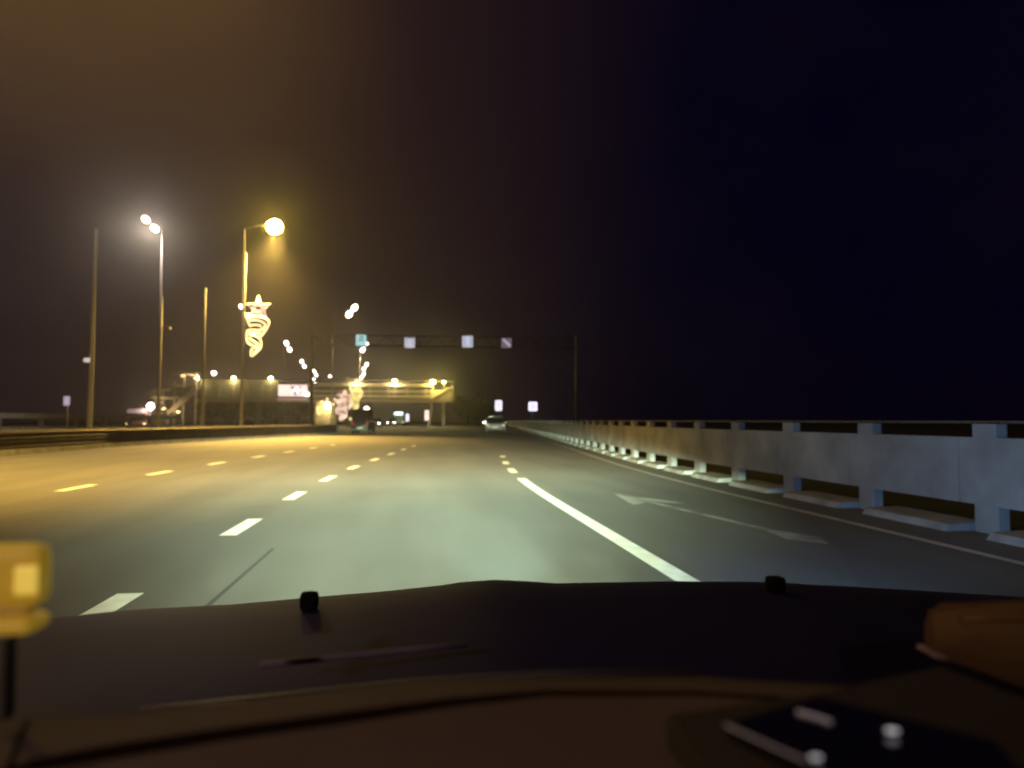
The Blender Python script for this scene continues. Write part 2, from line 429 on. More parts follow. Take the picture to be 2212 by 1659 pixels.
# bare poles on the left
def bare_pole(label, u, v0, v1, ut, Y, rad, gadget=None, pm=None):
    b = W(u, v0, Y); b.z = -.05; t = W(ut, v1, Y)
    r = empty('pole', (b.x, b.y, 0)); tag(r, label, 'pole', 'tall poles beyond the guardrail')
    MB().tube([b, b.lerp(t, .5), t], rad, 10, rad * .5).build('shaft', pm or M['galv'], r, True, True)
    MB().cyl((b.x, b.y, .2), rad * 1.7, .45, 12).build('base', M['galv'], r, False, True)
    if gadget:
        p = W(gadget[0], gadget[1], Y); q = Vector((b.x + (t.x - b.x) * (p.z / t.z), Y, p.z))
        MB().bar(q, p, .05, .05).build('bracket', M['galv'], r, False, True)
        MB().box(p, (.26, .34, .2), None, .03).build('camera_housing', gadget[2], r, False, True)
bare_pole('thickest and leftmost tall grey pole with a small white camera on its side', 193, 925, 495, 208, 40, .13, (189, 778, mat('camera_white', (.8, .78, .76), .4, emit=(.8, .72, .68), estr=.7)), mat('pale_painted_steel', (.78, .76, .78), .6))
bare_pole('thin tall grey pole in front of the stair tower, second from the left', 341, 925, 640, 350, 49, .10, (364, 709, M['galv']))
bare_pole('thin grey pole third from the left, in front of the left footbridge lamp', 436, 925, 622, 444, 49, .10)
bare_pole('faint grey pole carrying the star and spiral decoration', 520, 925, 545, 531, 54, .10)

# ------------------------------------------------------------------ light decorations
def deco(label, Y, conv, scale, m_star, m_rib, bars=True, group='light decorations on the lamp posts'):
    """conv maps the decoration's drawing units (x right, y down) to metres from its origin"""
    r = empty('light_decoration', conv); tag(r, label, 'light decoration', group)
    S = scale
    def P(x, y, d=0): return Vector(((x - 620) * S, d, (900 - y) * S))
    T = 18 * S
    star = [(725, 205), (772, 375), (968, 385), (842, 490), (888, 655), (728, 585), (575, 650), (612, 490), (495, 385), (672, 372)]
    a = [P(*p, -.05) for p in star]; a.append(a[0])
    inner = [P(725 + (x - 725) * .52, 470 + (y - 470) * .52, -.05) for x, y in star]; inner.append(inner[0])
    MB().tube(a, T, 6).build('star', m_star, r, True)
    MB().tube(inner, T * .9, 6).build('star', m_star, r, True)
    def smooth(pts, n=6):
        o = []
        for i in range(len(pts) - 1):
            p0, p1, p2, p3 = pts[max(i - 1, 0)], pts[i], pts[i + 1], pts[min(i + 2, len(pts) - 1)]
            for k_ in range(n):
                t = k_ / n
                o.append(tuple(.5 * (2 * p1[j] + (p2[j] - p0[j]) * t + (2 * p0[j] - 5 * p1[j] + 4 * p2[j] - p3[j]) * t * t + (3 * p1[j] - p0[j] - 3 * p2[j] + p3[j]) * t ** 3) for j in (0, 1)))
        o.append(pts[-1]); return o
    ribs = [[(410, 575), (480, 680), (530, 800), (575, 870)], [(410, 560), (560, 650), (740, 650), (890, 700), (950, 790), (900, 930), (800, 1060), (760, 1090)],
            [(520, 735), (700, 725), (850, 790), (870, 870), (780, 930)], [(560, 840), (700, 830), (800, 860)],
            [(575, 940), (505, 980), (490, 1160), (560, 1250), (720, 1300), (760, 1340)], [(575, 940), (760, 945), (860, 930)],
            [(540, 1050), (640, 1060), (740, 1110), (785, 1200), (780, 1330), (700, 1430), (620, 1500), (580, 1470)],
            [(540, 1120), (640, 1190), (740, 1250)], [(590, 1450), (600, 1350), (700, 1300)], [(625, 1420), (680, 1400), (720, 1330)], [(540, 1000), (660, 1010), (780, 1010)]]
    for i, q in enumerate(ribs):
        MB().tube([P(x, y, .12 * math.sin((y - 500) / 90)) for x, y in smooth(q)], T, 6).build('ribbon', m_rib, r, True)
    if bars:
        MB().bar(P(470, 560, .1), P(760, 560, .1), .05, .05).build('bracket', M['galv'], r)
        MB().bar(P(430, 1250, .1), P(600, 1250, .1), .05, .05).build('bracket', M['galv'], r)
    return r
K1 = .0977 * 54 / 1600
o1 = W(486 + 620 * .0977, 621 + 900 * .0977, 54)
deco('glowing outline star above a twisting ribbon hung on the faint pole', 54, o1, K1, M['strip_p'], M['strip'])
def deco_c(label, u, v0, v1, Y, sw, ms, mr_):
    p0 = W(u, v0, Y); p1 = W(u, v1, Y); S = (p0.z - p1.z) / 1300
    o = Vector((p0.x, Y, p1.z + (1505 - 900) * S)); d = deco(label, Y, o, S, ms, mr_, False)
    for ch in d.children: ch.scale = (sw, 1, 1)
    p = Vector((o.x - .9, Y + .2, 0))
    MB().tube([(p.x, p.y, 0), (p.x, p.y, p0.z + .2)], .07, 8).build('post', M['galv'], d, True, True)
    MB().bar((p.x, p.y, o.z - .3), (o.x, p.y, o.z - .3), .05, .05).build('bracket', M['galv'], d, False, True)
deco_c('tall yellow glowing ribbon decoration at the left of the bright part of the footbridge', 766, 818, 888, 103, .95, M['strip_y'], M['strip_y'])
deco_c('broad pinkish white glowing decoration under the footbridge', 737, 843, 908, 112, 1.5, M['strip_p'], M['strip_p'])

# ------------------------------------------------------------------ sign gantry
YG = 66
gl = W(672, 905, YG); grt = W(1245, 905, YG); z0 = W(900, 748, YG).z; z1 = W(900, 726, YG).z
g = empty('gantry', (gl.x, YG, 0)); tag(g, 'slim steel truss gantry across the road carrying four square lane signals', 'gantry')
MB().tube([(gl.x, YG, 0), (gl.x, YG, z1)], .14, 10, .11).build('column', M['darksteel'], g, True, True)
MB().tube([(grt.x, YG, 0), (grt.x, YG, W(1245, 725, YG).z)], .16, 10, .12).build('column', M['galv'], g, True, True)
mb = MB()
for z in (z0,): mb.bar((gl.x, YG, z), (grt.x, YG, z), .16, .16)
mb.build('chord', M['darksteel'], g, False, True)
MB().bar((gl.x, YG, z1), (grt.x, YG, z1), .08, .08).build('chord', M['darksteel'], g, False, True)
mb = MB(); n = 22
for i in range(n):
    xa = gl.x + (grt.x - gl.x) * i / n; xb = gl.x + (grt.x - gl.x) * (i + 1) / n
    mb.bar((xa, YG + .02, z0 if i % 2 else z1), (xb, YG + .02, z1 if i % 2 else z0), .045, .045)
mb.build('lattice', M['darksteel'], g, False, True)
def lane_sign(label, u, v, du, dv, glyph, frame, bgm):
    a = W(u - du / 2, v - dv / 2, YG - .4); b = W(u + du / 2, v + dv / 2, YG - .4)
    cx, cz = (a.x + b.x) / 2, (a.z + b.z) / 2; w_, h_ = abs(b.x - a.x), abs(a.z - b.z)
    r = empty('lane_signal', (cx, YG - .4, cz - h_ / 2)); tag(r, label, 'lane signal', 'square lane signals hung on the gantry')
    MB().box((cx, YG - .3, cz), (w_ + .12, .2, h_ + .12), None, .02).build('casing', M['black'], r, False, True)
    MB().box((cx, YG - .41, cz), (w_, .02, h_)).build('display', bgm, r, False, True)
    for (x0, y0, x1, y1, th, m) in glyph:
        p = Vector((cx + (x0 - .5) * w_, YG - .43, cz + (.5 - y0) * h_)); q = Vector((cx + (x1 - .5) * w_, YG - .43, cz + (.5 - y1) * h_))
        MB().bar(p, q, .015, th * w_).build('symbol', m, r, False, True)
    return r
mw, mt, mbk, mbr = M['led_w'], M['led_t'], M['black'], M['led_b']
lane_sign('leftmost lit lane signal, cyan with a dark dot in its symbol', 780, 735, 22, 24, [(.3, .15, .3, .9, .1, mbk), (.3, .2, .75, .2, .1, mbk), (.3, .5, .75, .5, .1, mbk), (.72, .5, .72, .9, .12, mbk), (.35, .35, .9, .35, .06, M['led_d']), (.9, .4, .9, .9, .08, mbr)], None, mt)
lane_sign('second lane signal from the left, white with dark upright strokes', 885, 740, 22, 23, [(.32, .12, .32, .75, .13, mbk), (.70, .12, .70, .62, .11, mbk), (.5, .15, .5, .9, .1, mbr), (.1, .07, .9, .07, .1, M['led_d'])], None, mw)
lane_sign('third lane signal from the left, bright white with a cyan middle bar', 1010, 738, 23, 25, [(.52, .05, .52, .8, .2, mbr), (.25, .15, .25, .85, .13, mbk), (.8, .15, .8, .85, .13, mbk)], None, mw)
lane_sign('dimmest lane signal at the right end with a diagonal stroke', 1094, 741, 22, 21, [(.15, .1, .85, .8, .16, M['led_w']), (.7, .45, .7, .9, .25, M['led_w'])], None, M['led_d'])

# ------------------------------------------------------------------ footbridge
YB = 150
fb = empty('footbridge', (W(690, 905, YB).x, YB, 0)); tag(fb, 'long covered footbridge with lit horizontal rails crossing above the far road', 'footbridge')
def X(u): return W(u, 870, YB).x
def Z(v): return W(700, v, YB).z
def beam(name, u0, u1, v0, v1, m, y=0, d=.4):
    za, zb = Z(v1), Z(v0); MB().box(((X(u0) + X(u1)) / 2, YB + y, (za + zb) / 2), (X(u1) - X(u0), d, zb - za)).build(name, m, fb, False, True)
beam('deck', 428, 978, 862, 869, M['deck'], 0, 3.2)
beam('rail', 660, 930, 829, 834, M['deck'], -1.8, .15)
beam('rail', 660, 930, 844, 847, M['deck'], -1.8, .12)
beam('rail', 660, 930, 854, 858, M['deck'], -1.8, .12)
beam('back_panel', 600, 930, 834, 862, M['panel_g'], 1.7, .1)
beam('side_panel', 438, 604, 822, 861, M['panel_g'], -1.8, .12)
beam('roof', 600, 978, 822, 825, M['darksteel'], 0, 3.6)
for u in list(range(440, 930, 40)):
    MB().box((X(u), YB - 1.72, (Z(860) + Z(824)) / 2), (.12, .12, Z(824) - Z(860))).build('upright', M['deck'], fb, False, True)
for u in range(450, 600, 30):
    MB().box((X(u), YB - 1.9, (Z(858) + Z(832)) / 2 ), (.1, .06, (Z(832) - Z(858)))).build('batten', M['deck'], fb, False, True)
for u in (672, 440, 560, 800):
    MB().box((X(u), YB, Z(869) / 2), (.6 if u != 672 else .8, .8, Z(869))).build('pillar', M['conc2'], fb, False, True)
# right-hand stair end
MB().bar((X(934), YB - 1.2, Z(866)), (X(926), YB - 1.2, 0), .5, .5).build('pillar', M['deck'], fb, False, True)
MB().box((X(958), YB, Z(866) / 2), (.7, .7, Z(866))).build('pillar', M['deck'], fb, False, True)
beam('end_wall', 975, 979, 832, 868, M['deck'], -.5, 2.6)
beam('end_panel', 930, 975, 842, 868, M['deck'], -1.8, .12)
MB().bar((X(930), YB - 2, Z(862)), (X(972), YB - 2, Z(836)), .15, .3).build('stair_flight', M['deck'], fb, False, True)
def footlamp(u, v, pw, s=.42, m='ledy', dim=False, col=(1, .8, .35)):
    p = W(u, v, YB - 2.1)
    MB().tube([(p.x, p.y + .1, Z(862)), (p.x, p.y + .1, p.z)], .05, 6).build('lamp_post', M['deck'], fb, False, True)
    MB().ball(p, s, 12, (1, .8, .8)).build('lamp_globe', M[m], fb, True, True)
    if pw: point('bulb', p + Vector((0, -.6, -.2)), pw, col, .3, fb)
footlamp(425, 816, 1800); footlamp(505, 817, 1000); footlamp(585, 817, 900)
footlamp(853, 823, 1700); footlamp(935, 825, 2200, .5, col=(1, .78, .2)); footlamp(959, 825, 900, .26, col=(1, .85, .2)); footlamp(770, 826, 1700, .2)
# stair tower on the left
st = empty('stair_tower', (X(370), YB - 3, 0)); tag(st, 'dim open stair tower with zigzag flights at the left end of the footbridge', 'stair tower')
def sbar(name, a, b, t, m=None, d=1.6): MB().bar(Vector((X(a[0]), YB - 3, Z(a[1]))), Vector((X(b[0]), YB - 3, Z(b[1]))), t, t).build(name, m or M['deck'], st, False, True)
for u, v in ((300, 893), (320, 880), (345, 846), (365, 846), (388, 828), (407, 812), (432, 812)):
    MB().box((X(u), YB - 3, Z(v) / 2), (.3, .3, Z(v))).build('column', M['deck'], st, False, True)
sbar('stair_flight', (434, 840), (384, 888), .9); sbar('stair_flight', (340, 848), (300, 905), .5); sbar('stair_flight', (384, 886), (345, 915), .7)
for a, b, v in ((345, 384, 846), (384, 436, 811), (384, 436, 838), (318, 366, 872), (300, 350, 893), (340, 405, 862)):
    MB().box(((X(a) + X(b)) / 2, YB - 3, Z(v)), (X(b) - X(a), 2.4, .35)).build('landing', M['deck'], st, False, True)
for (u, v, pw, s) in ((354, 884, 200, .35), (385, 890, 120, .3), (395, 812, 0, .3), (343, 860, 80, .0)):
    p = W(u, v, YB - 4.4)
    if s: MB().ball(p, s, 10, (1.4, 1, .6)).build('lamp_globe', M['strip'], st, True, True)
    if pw: point('bulb', p + Vector((0, -1, 0)), pw, (1, .75, .35), .3, st)

# billboard on the footbridge
bb = empty('billboard', (X(636), YB - 2.3, Z(863))); tag(bb, 'brightly lit pinkish white billboard mounted on the footbridge', 'billboard')
def bbox(name, u0, u1, v0, v1, m, y=0, d=.2):
    MB().box(((X(u0) + X(u1)) / 2, YB - 2.4 + y, (Z(v0) + Z(v1)) / 2), (X(u1) - X(u0), d, Z(v0) - Z(v1))).build(name, m, bb, False, True)
bbox('face', 606, 667, 833, 857, M['board']); bbox('print', 632, 655, 836, 842, M['boardink'], -.12, .03); bbox('print', 640, 645, 842, 855, M['boardink'], -.12, .03); bbox('print', 650, 656, 846, 850, M['boardink'], -.12, .03)
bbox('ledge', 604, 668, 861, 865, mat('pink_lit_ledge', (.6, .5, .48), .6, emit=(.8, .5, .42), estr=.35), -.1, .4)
for u in (641, 664): MB().ball(W(u, 841 if u == 641 else 852, YB - 2.7), .35, 10).build('floodlight', M['led'], bb, True, True)

# ------------------------------------------------------------------ signs
def post_sign(label, u, v, du, dv, Y, m, group=None, bar_=True):
    a = W(u - du / 2, v - dv / 2, Y); b = W(u + du / 2, v + dv / 2, Y); cx, cz = (a.x + b.x) / 2, (a.z + b.z) / 2
    w_, h_ = b.x - a.x, a.z - b.z
    r = empty('road_sign', (cx, Y, 0)); tag(r, label, 'sign', group)
    MB().tube([(cx, Y + .1, 0), (cx, Y + .1, a.z)], .05, 8).build('post', M['galv'], r, True, True)
    MB().box((cx, Y, cz), (w_, .06, h_), None, min(w_, h_) * .12).build('panel', m, r, False, True)
    if bar_: MB().box((cx, Y - .05, cz), (w_ * .16, .02, h_ * .55)).build('symbol', mat('faded_symbol', (.5, .48, .55), .5, emit=(.6, .55, .7), estr=.8), r, False, True)
post_sign('tall narrow glowing white sign directly above the pale car ahead', 1077, 876, 14, 22, 85, M['sign'])
post_sign('squarish glowing white sign right of the pale car ahead', 1151, 878, 18, 19, 80, M['sign'])
post_sign('small dim white sign at the far left beyond the guardrail', 144, 866, 13, 20, 50, M['signdim'])
post_sign('narrow white lit sign beside the slanting footbridge pillar', 922, 897, 8, 21, 138, M['board'], None, False)
post_sign('tall narrow white lit sign under the middle of the footbridge', 880, 902, 7, 16, 170, M['sign'], None, False)

# ------------------------------------------------------------------ vehicles
def car(label, loc, rz, paint, heads=False, tails=True, tall=False, group=None, glass=None):
    r = empty('car', loc, rz); tag(r, label, 'van' if tall else 'car', group)
    # local: nose towards +Y, length 4.4
    hb = 1.05 if tall else .92; ht = 2.1 if tall else 1.46; hw = .9
    secs = [(-2.2, .38, .78, .80), (-2.12, .28, hb - .08, .86), (-1.4, .26, hb, .9), (0, .26, hb, .9), (1.1, .26, hb - .04, .9), (1.9, .28, hb - .2, .84), (2.16, .4, .66, .72)]
    rings = []
    for y, zb, zt, w_ in secs:
        rings.append([(-w_ * .9, y, zb), (-w_, y, zb + .12), (-w_, y, zt - .12), (-w_ * .93, y, zt), (w_ * .93, y, zt), (w_, y, zt - .12), (w_, y, zb + .12), (w_ * .9, y, zb)])
    body = MB().loft(rings).build('body', paint, r, True)
    cab = [(-2.05 if tall else -1.75, hb - .05, .82), (-1.85 if tall else -1.15, ht - .03, .68 if not tall else .76), (.35 if not tall else .7, ht, .68 if not tall else .76), (1.25 if not tall else 1.5, hb - .08, .80)]
    MB().loft([[(-w_, y, z), (w_, y, z)] for y, z, w_ in cab], False, False)
    mbx = MB()
    (y0, z0_, w0), (y1, z1_, w1), (y2, z2_, w2), (y3, z3_, w3) = cab
    v = [mbx.bm.verts.new(p) for p in ((-w0, y0, z0_), (w0, y0, z0_), (w1, y1, z1_), (-w1, y1, z1_), (w2, y2, z2_), (-w2, y2, z2_), (w3, y3, z3_), (-w3, y3, z3_))]
    for f in ((0, 1, 2, 3), (3, 2, 4, 5), (5, 4, 6, 7), (1, 6, 4, 2), (0, 3, 5, 7), (0, 7, 6, 1)): mbx.bm.faces.new([v[i] for i in f])
    cabin = mbx.build('cabin', glass or M['glass'], r)
    MB().box((0, (y1 + y2) / 2, ht + .01), (w1 * 2 + .03, (y2 - y1) + .1, .05), None, .02).build('roof', paint, r)
    for s in (-1, 1):
        for y in (-1.35, 1.38):
            wh = MB().cyl((s * .82, y, .32), .32, .2, 20, 'X').build('wheel', M['tyre'], r)
            MB().cyl((s * .925, y, .32), .2, .02, 14, 'X').build('rim', M['rim'], wh)
        MB().box((s * .66, 2.1, .62), (.34, .08, .16), None, .03).build('headlight', M['head'] if heads else M['glass'], r)
        MB().box((s * .70, -2.19, .76 if not tall else .95), (.2, .06, .2 if not tall else .4), None, .02).build('tail_light', M['tail'], r)
        MB().box((s * 1.0, .85, hb + .06), (.2, .12, .13), None, .03).build('mirror', paint, r)
    MB().box((0, -2.22, .52), (.5, .03, .12)).build('number_plate', mat('plate_white', (.6, .6, .55), .5), r)
    MB().box((0, -2.2, .4), (1.6, .12, .18), None, .04).build('bumper', M['darksteel'], r)
    return r
dark = mat('dark_car_paint', (.010, .009, .009), .5, 0, coat=.1); silver = mat('silver_car_paint', (.24, .21, .22), .4, 0, coat=.5)
p = G(781, 938); vn = car('dark van ahead beside the end of the guardrail', (p.x, p.y + 2.2, 0), R(-5), dark, tall=True); vn.scale = (.86, .9, .98)
p = G(1075, 936); rr_ = car('pale silver car ahead in the right lane below the narrow white sign', (p.x, p.y + 2.2, 0), R(-5), silver)
gr_car = 'distant vehicles under the footbridge'
for (u, Y, lab, pt) in ((847, 168, 'distant car with glaring white headlights under the middle of the footbridge', silver),
                        (812, 125, 'distant car with dimmer headlights right of the dark van', dark)):
    p = W(u, 910, Y); car(lab, (p.x, Y, 0), R(176), pt, heads=True, group=gr_car)
for ch in rr_.children:
    pass
# bus under the footbridge with a lit destination sign, and the truck beside the stair tower
def bus(name, cat, label, base, w_, h_, ln, paint, litm, group=None, rz=0):
    r = empty(name, base, rz); tag(r, label, cat, group)
    MB().box((0, 0, h_ / 2 + .2), (w_, ln, h_ - .5), None, .12).build('body', paint, r)
    MB().box((0, -ln / 2 - .01, h_ * .58), (w_ * .86, .05, h_ * .32), None, .02).build('windscreen', M['glass'], r)
    MB().box((0, -ln / 2 - .02, h_ * .86), (w_ * .8, .06, h_ * .2), None, .02).build('roof_light', litm, r)
    for s in (-1, 1):
        MB().box((s * w_ * .38, -ln / 2 - .03, .75), (.28, .08, .2), None, .03).build('headlight', M['strip'], r)
        for y in (-ln * .3, ln * .3):
            wh = MB().cyl((s * (w_ / 2 - .12), y, .48), .48, .28, 20, 'X').build('wheel', M['tyre'], r)
            MB().cyl((s * (w_ / 2 + .03), y, .48), .26, .02, 14, 'X').build('rim', M['rim'], wh)
        MB().box((s * (w_ / 2 + .12), -ln / 2 - .1, h_ * .6), (.14, .12, .4), None, .03).build('mirror', M['black'], r)
    return r
p = W(862, 910, 180); bus('bus', 'bus', 'distant bus with a pale teal lit roof sign under the footbridge', (p.x, 180, 0), 2.4, 3.2, 9, mat('bus_paint', (.2, .26, .26), .4), M['teal'], gr_car)
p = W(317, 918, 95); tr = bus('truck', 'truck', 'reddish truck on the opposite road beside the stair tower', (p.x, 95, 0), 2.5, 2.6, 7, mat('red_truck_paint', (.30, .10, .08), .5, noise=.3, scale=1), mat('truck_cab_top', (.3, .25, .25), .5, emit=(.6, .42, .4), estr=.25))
wl = W(325, 878, 92)
post = empty('work_light', (wl.x, wl.y, 0)); tag(post, 'glaring white lamp on a short mast above the reddish truck', 'lamp')
MB().tube([(wl.x, wl.y, 0), (wl.x, wl.y, wl.z)], .06, 8).build('mast', M['galv'], post, True, True)
MB().ball(wl, .42, 12, (1, .6, 1.1)).build('lens', M['led'], post, True, True)
point('bulb', wl + Vector((0, -1, -.3)), 260, (1, .85, .7), .3, post)

# ------------------------------------------------------------------ roadside building
pb = W(700, 905, 135); bd = empty('roadside_building', (pb.x, 138, 0)); tag(bd, 'low pale roadside building lit yellow under the left of the footbridge', 'building')
def xb(u): return W(u, 890, 135).x
def zb(v): return W(700, v, 135).z
MB().box(((xb(679) + xb(719)) / 2, 138, zb(866) / 2), (xb(719) - xb(679), 5, zb(866)), None, .05).build('wall', M['plaster'], bd, False, True)
MB().box(((xb(679) + xb(719)) / 2, 138, zb(864)), (xb(719) - xb(679) + .8, 5.8, .3)).build('roof', M['darksteel'], bd, False, True)
for u in (686, 712): 
    f = MB().box((xb(u), 135.46, zb(886)), (.8, .06, 1.5)).build('window', M['darksteel'], bd, False, True)
    MB().box((xb(u), 135.42, zb(886)), (.6, .04, 1.3)).build('pane', M['litwin'], f).location = -Vector(bd.location)
MB().box((xb(698), 135.4, zb(873)), (2.4, .3, .35)).build('awning', M['plaster'], bd, False, True)
MB().ball((xb(707), 135, zb(876)), .5, 12, (1, .6, 1.2)).build('wall_lamp', M['ledy'], bd, True, True)
point('bulb', (xb(707), 133.5, zb(878)), 900, (1, .75, .3), .3, bd)

fs = empty('festoon_lights', (W(720, 905, 128).x, 128, 0)); tag(fs, 'string of small warm bulbs on two posts beside the roadside building', 'festoon lights')
wire = [W(u, v, 128) for u, v in ((683, 858), (696, 868), (707, 862), (720, 873), (733, 868), (746, 880), (757, 876), (764, 886))]
MB().tube(wire, .025, 5).build('wire', M['black'], fs, False, True)
for q_ in (wire[0], wire[-1]): MB().tube([(q_.x, q_.y, 0), q_], .06, 6).build('post', M['galv'], fs, True, True)
for q_ in wire[1:-1] + [W(u, v, 128) for u, v in ((690, 893), (716, 900), (748, 899), (757, 905))]:
    MB().ball(q_, .2, 8).build('bulb', M['strip'], fs, True, True)
for u, v in ((690, 893), (716, 900), (748, 899), (757, 905)):
    q_ = W(u, v, 128); MB().tube([(q_.x, q_.y, 0), q_], .04, 6).build('post', M['galv'], fs, True, True)

# ------------------------------------------------------------------ trees
def tree(label, base, h, r_, n, m, group=None, trunk_h=.35, leaf=.5):
    base = Vector(base); r = empty('tree', base); tag(r, label, 'tree', group)
    mb = MB(); mb.tube([(0, 0, -.3), (.1, 0, h * .3), (-.05, .1, h * .62)], h * .028, 8, h * .012)
    for k_ in range(5):
        a = k_ * 1.26 + random.random(); z = h * (.3 + .07 * k_)
        mb.tube([(0, 0, z), (math.cos(a) * r_ * .35, math.sin(a) * r_ * .35, z + h * .14), (math.cos(a) * r_ * .6, math.sin(a) * r_ * .6, z + h * .24)], h * .012, 6, h * .004)
    mb.build('trunk', M['bark'], r, True)
    cl = []
    for k_ in range(11):
        a = random.random() * 6.28; q = random.random() ** .5 * .62
        cl.append((math.cos(a) * r_ * q, math.sin(a) * r_ * q, h * (trunk_h + .12 + random.random() * (.98 - trunk_h - .2)), r_ * (.28 + .25 * random.random())))
    mb = MB()
    for _ in range(n):
        x, y, z, rr = random.choice(cl); d = Vector((random.gauss(0, 1), random.gauss(0, 1), random.gauss(0, 1))).normalized() * rr * (.55 + .5 * random.random())
        p = Vector((x, y, z)) + d; s = leaf * (.5 + random.random() * .6)
        a1 = Vector((random.gauss(0, 1), random.gauss(0, 1), random.gauss(0, 1))).normalized(); a2 = a1.orthogonal().normalized()
        mb.quad(p + a1 * s, p + a2 * s * .6, p - a1 * s, p - a2 * s * .6)
    mb.build('crown', m, r)
tg = 'dark trees behind the left part of the footbridge'
for u, Y, h, rr, lab in ((455, 175, 6.5, 4.2, 'dark bushy tree beside the foot of the stair tower'), (500, 180, 6.0, 4.6, 'dark broad tree below the second footbridge lamp from the left'),
                    (548, 172, 6.6, 4.4, 'dark tree between the second and third footbridge lamps'), (597, 178, 6.2, 4.6, 'dark tree below the left edge of the billboard'),
                    (642, 174, 6.0, 4.0, 'dark tree directly below the billboard')):
    p = W(u, 905, Y); tree(lab, (p.x, Y, -.3), h, rr, 1500, M['leaf'], tg)
for u, Y, h, rr, lab in ((1010, 190, 7, 4.5, 'dim tree just right of the footbridge end'), (1045, 200, 6, 5, 'low dim tree left of the narrow white sign')):
    p = W(u, 905, Y); tree(lab, (p.x, Y, -.3), h, rr, 1500, M['leaf'], 'dim trees right of the footbridge')

# ------------------------------------------------------------------ the car the photograph is taken from
blackp = mat('bonnet_paint', (.012, .010, .062), .62, 0, noise=.25, scale=6, spec=.15)
dashm = mat('dashboard_vinyl', (.105, .080, .095), .8, spec=.08, noise=.15, scale=9, bump=.25, bscale=220)
dashd = mat('dark_dashboard_vinyl', (.030, .022, .026), .6, noise=.2, scale=7, bump=.2, bscale=220)
grv = mat('dashboard_groove', (.012, .006, .005), .9, spec=.02)
me_ = empty('car', (0, 0, 0)); tag(me_, 'dark bonnet and dashboard of the car the photo is taken from, across the bottom', 'car')
# bonnet: rows across, crest row traced from the photo at about 1.35 m ahead
crest = [(-260, 1388), (0, 1381), (62, 1352), (190, 1338), (420, 1326), (640, 1306), (820, 1291), (960, 1276), (1010, 1268), (1080, 1263), (1150, 1266), (1220, 1271), (1500, 1266), (1700, 1268), (1850, 1276), (2000, 1284), (2260, 1300), (2500, 1320)]
def pt(u, v, Y): return W(u, v, Y)
rows = []
top = [pt(u, v, 1.35) for u, v in crest]
def off(dy, dz, f=1.0): return [Vector((q.x * f, q.y + dy, q.z + dz)) for q in top]
rows = [off(1.0, -.46, 1.02), off(.95, -.30, 1.04), off(.6, -.15, 1.03), off(.25, -.045), off(.08, -.008), top, off(-.10, .002), off(-.28, -.012), off(-.42, -.03), off(-.5, -.05), off(-.52, -.12)]
for rw in rows[6:]: pass
bon = MB(); bon.grid([[tuple(q) for q in rw] for rw in rows]); bo = bon.build('bonnet', blackp, me_, True)
# highlight on the bonnet, put in as a paler tube, and the wiper arms lying in the cowl
def onb(u, v, Y=None, z=None): return G(u, v, z)
MB().tube([G(u, v, .870) for u, v in ((560, 1437), (720, 1420), (900, 1402), (1010, 1391))], .004, 6).build('highlight_line', mat('highlight_tint', (.07, .055, .11), .7), me_, True)
MB().tube([G(u, v, .865) for u, v in ((300, 1540), (600, 1508), (900, 1475), (1180, 1456), (1500, 1450))], .005, 6).build('wiper', mat('wiper_black', (.03, .026, .045), .5), me_, True)
for u, v in ((668, 1306), (1675, 1270)):
    q = pt(u, v, 1.30)
    MB().box(q + Vector((0, 0, .006)), (.030, .03, .030), None, .008).build('washer_nozzle', mat('nozzle_black', (.004, .004, .005), .95, spec=.05), me_, True)
# dashboard
Ed = [(-200, 1556), (0, 1554), (60, 1553), (120, 1552), (268, 1545), (537, 1513), (720, 1492), (880, 1470), (1180, 1462), (1500, 1462), (1800, 1480), (1990, 1500), (2400, 1560)]
Ga = [(-200, 1700), (-60, 1680), (30, 1655), (70, 1640), (215, 1612), (462, 1575), (698, 1543), (967, 1508), (1180, 1490), (1500, 1492), (1800, 1512), (1990, 1540), (2400, 1610)]
Gb = [(-200, 1718), (-60, 1700), (40, 1668), (110, 1662), (260, 1638), (490, 1600), (720, 1568), (980, 1528), (1180, 1505), (1500, 1503), (1800, 1522), (1990, 1548), (2400, 1620)]
Nr = [(-200, 2200), (-60, 2200), (40, 2200), (150, 2200), (300, 2200), (520, 2200), (720, 2200), (980, 2200), (1180, 2200), (1500, 2200), (1800, 2200), (1990, 2200), (2400, 2200)]
def zrow(R_, z): return [G(u, v, z) for u, v in R_]
def drop(row, dy, dz): return [q + Vector((0, dy, dz)) for q in row]
E0, A0, B0, N0 = zrow(Ed, .95), zrow(Ga, .95), zrow(Gb, .95), zrow(Nr, .93)
MB().grid([[tuple(q) for q in r_] for r_ in (drop(E0, .03, -.10), drop(E0, .006, -.008), E0, A0)]).build('dashboard_rear_strip', dashm, me_, True)
MB().grid([[tuple(q) for q in r_] for r_ in (A0, drop(A0, -.0005, -.006), drop(B0, .001, -.006), B0)]).build('groove', grv, me_)
MB().grid([[tuple(q) for q in r_] for r_ in (B0, N0, drop(N0, -.02, -.25))]).build('dashboard_top', dashm, me_, True)
MB().tube([G(u, v, .951) for u, v in ((60, 1556), (40, 1600), (12, 1665))], .0012, 6).build('seam', grv, me_)
# right-hand dark tray with a glossy lid edge
poly = [(1440, 1545), (1760, 1500), (2030, 1440), (2400, 1580), (2500, 1900), (1900, 1900), (1560, 1700)]
MB().prism([(G(u, v, .965).x, G(u, v, .965).y) for u, v in poly], .945, .965, lambda a, b, h: (a, b, h)).build('storage_lid', dashd, me_)
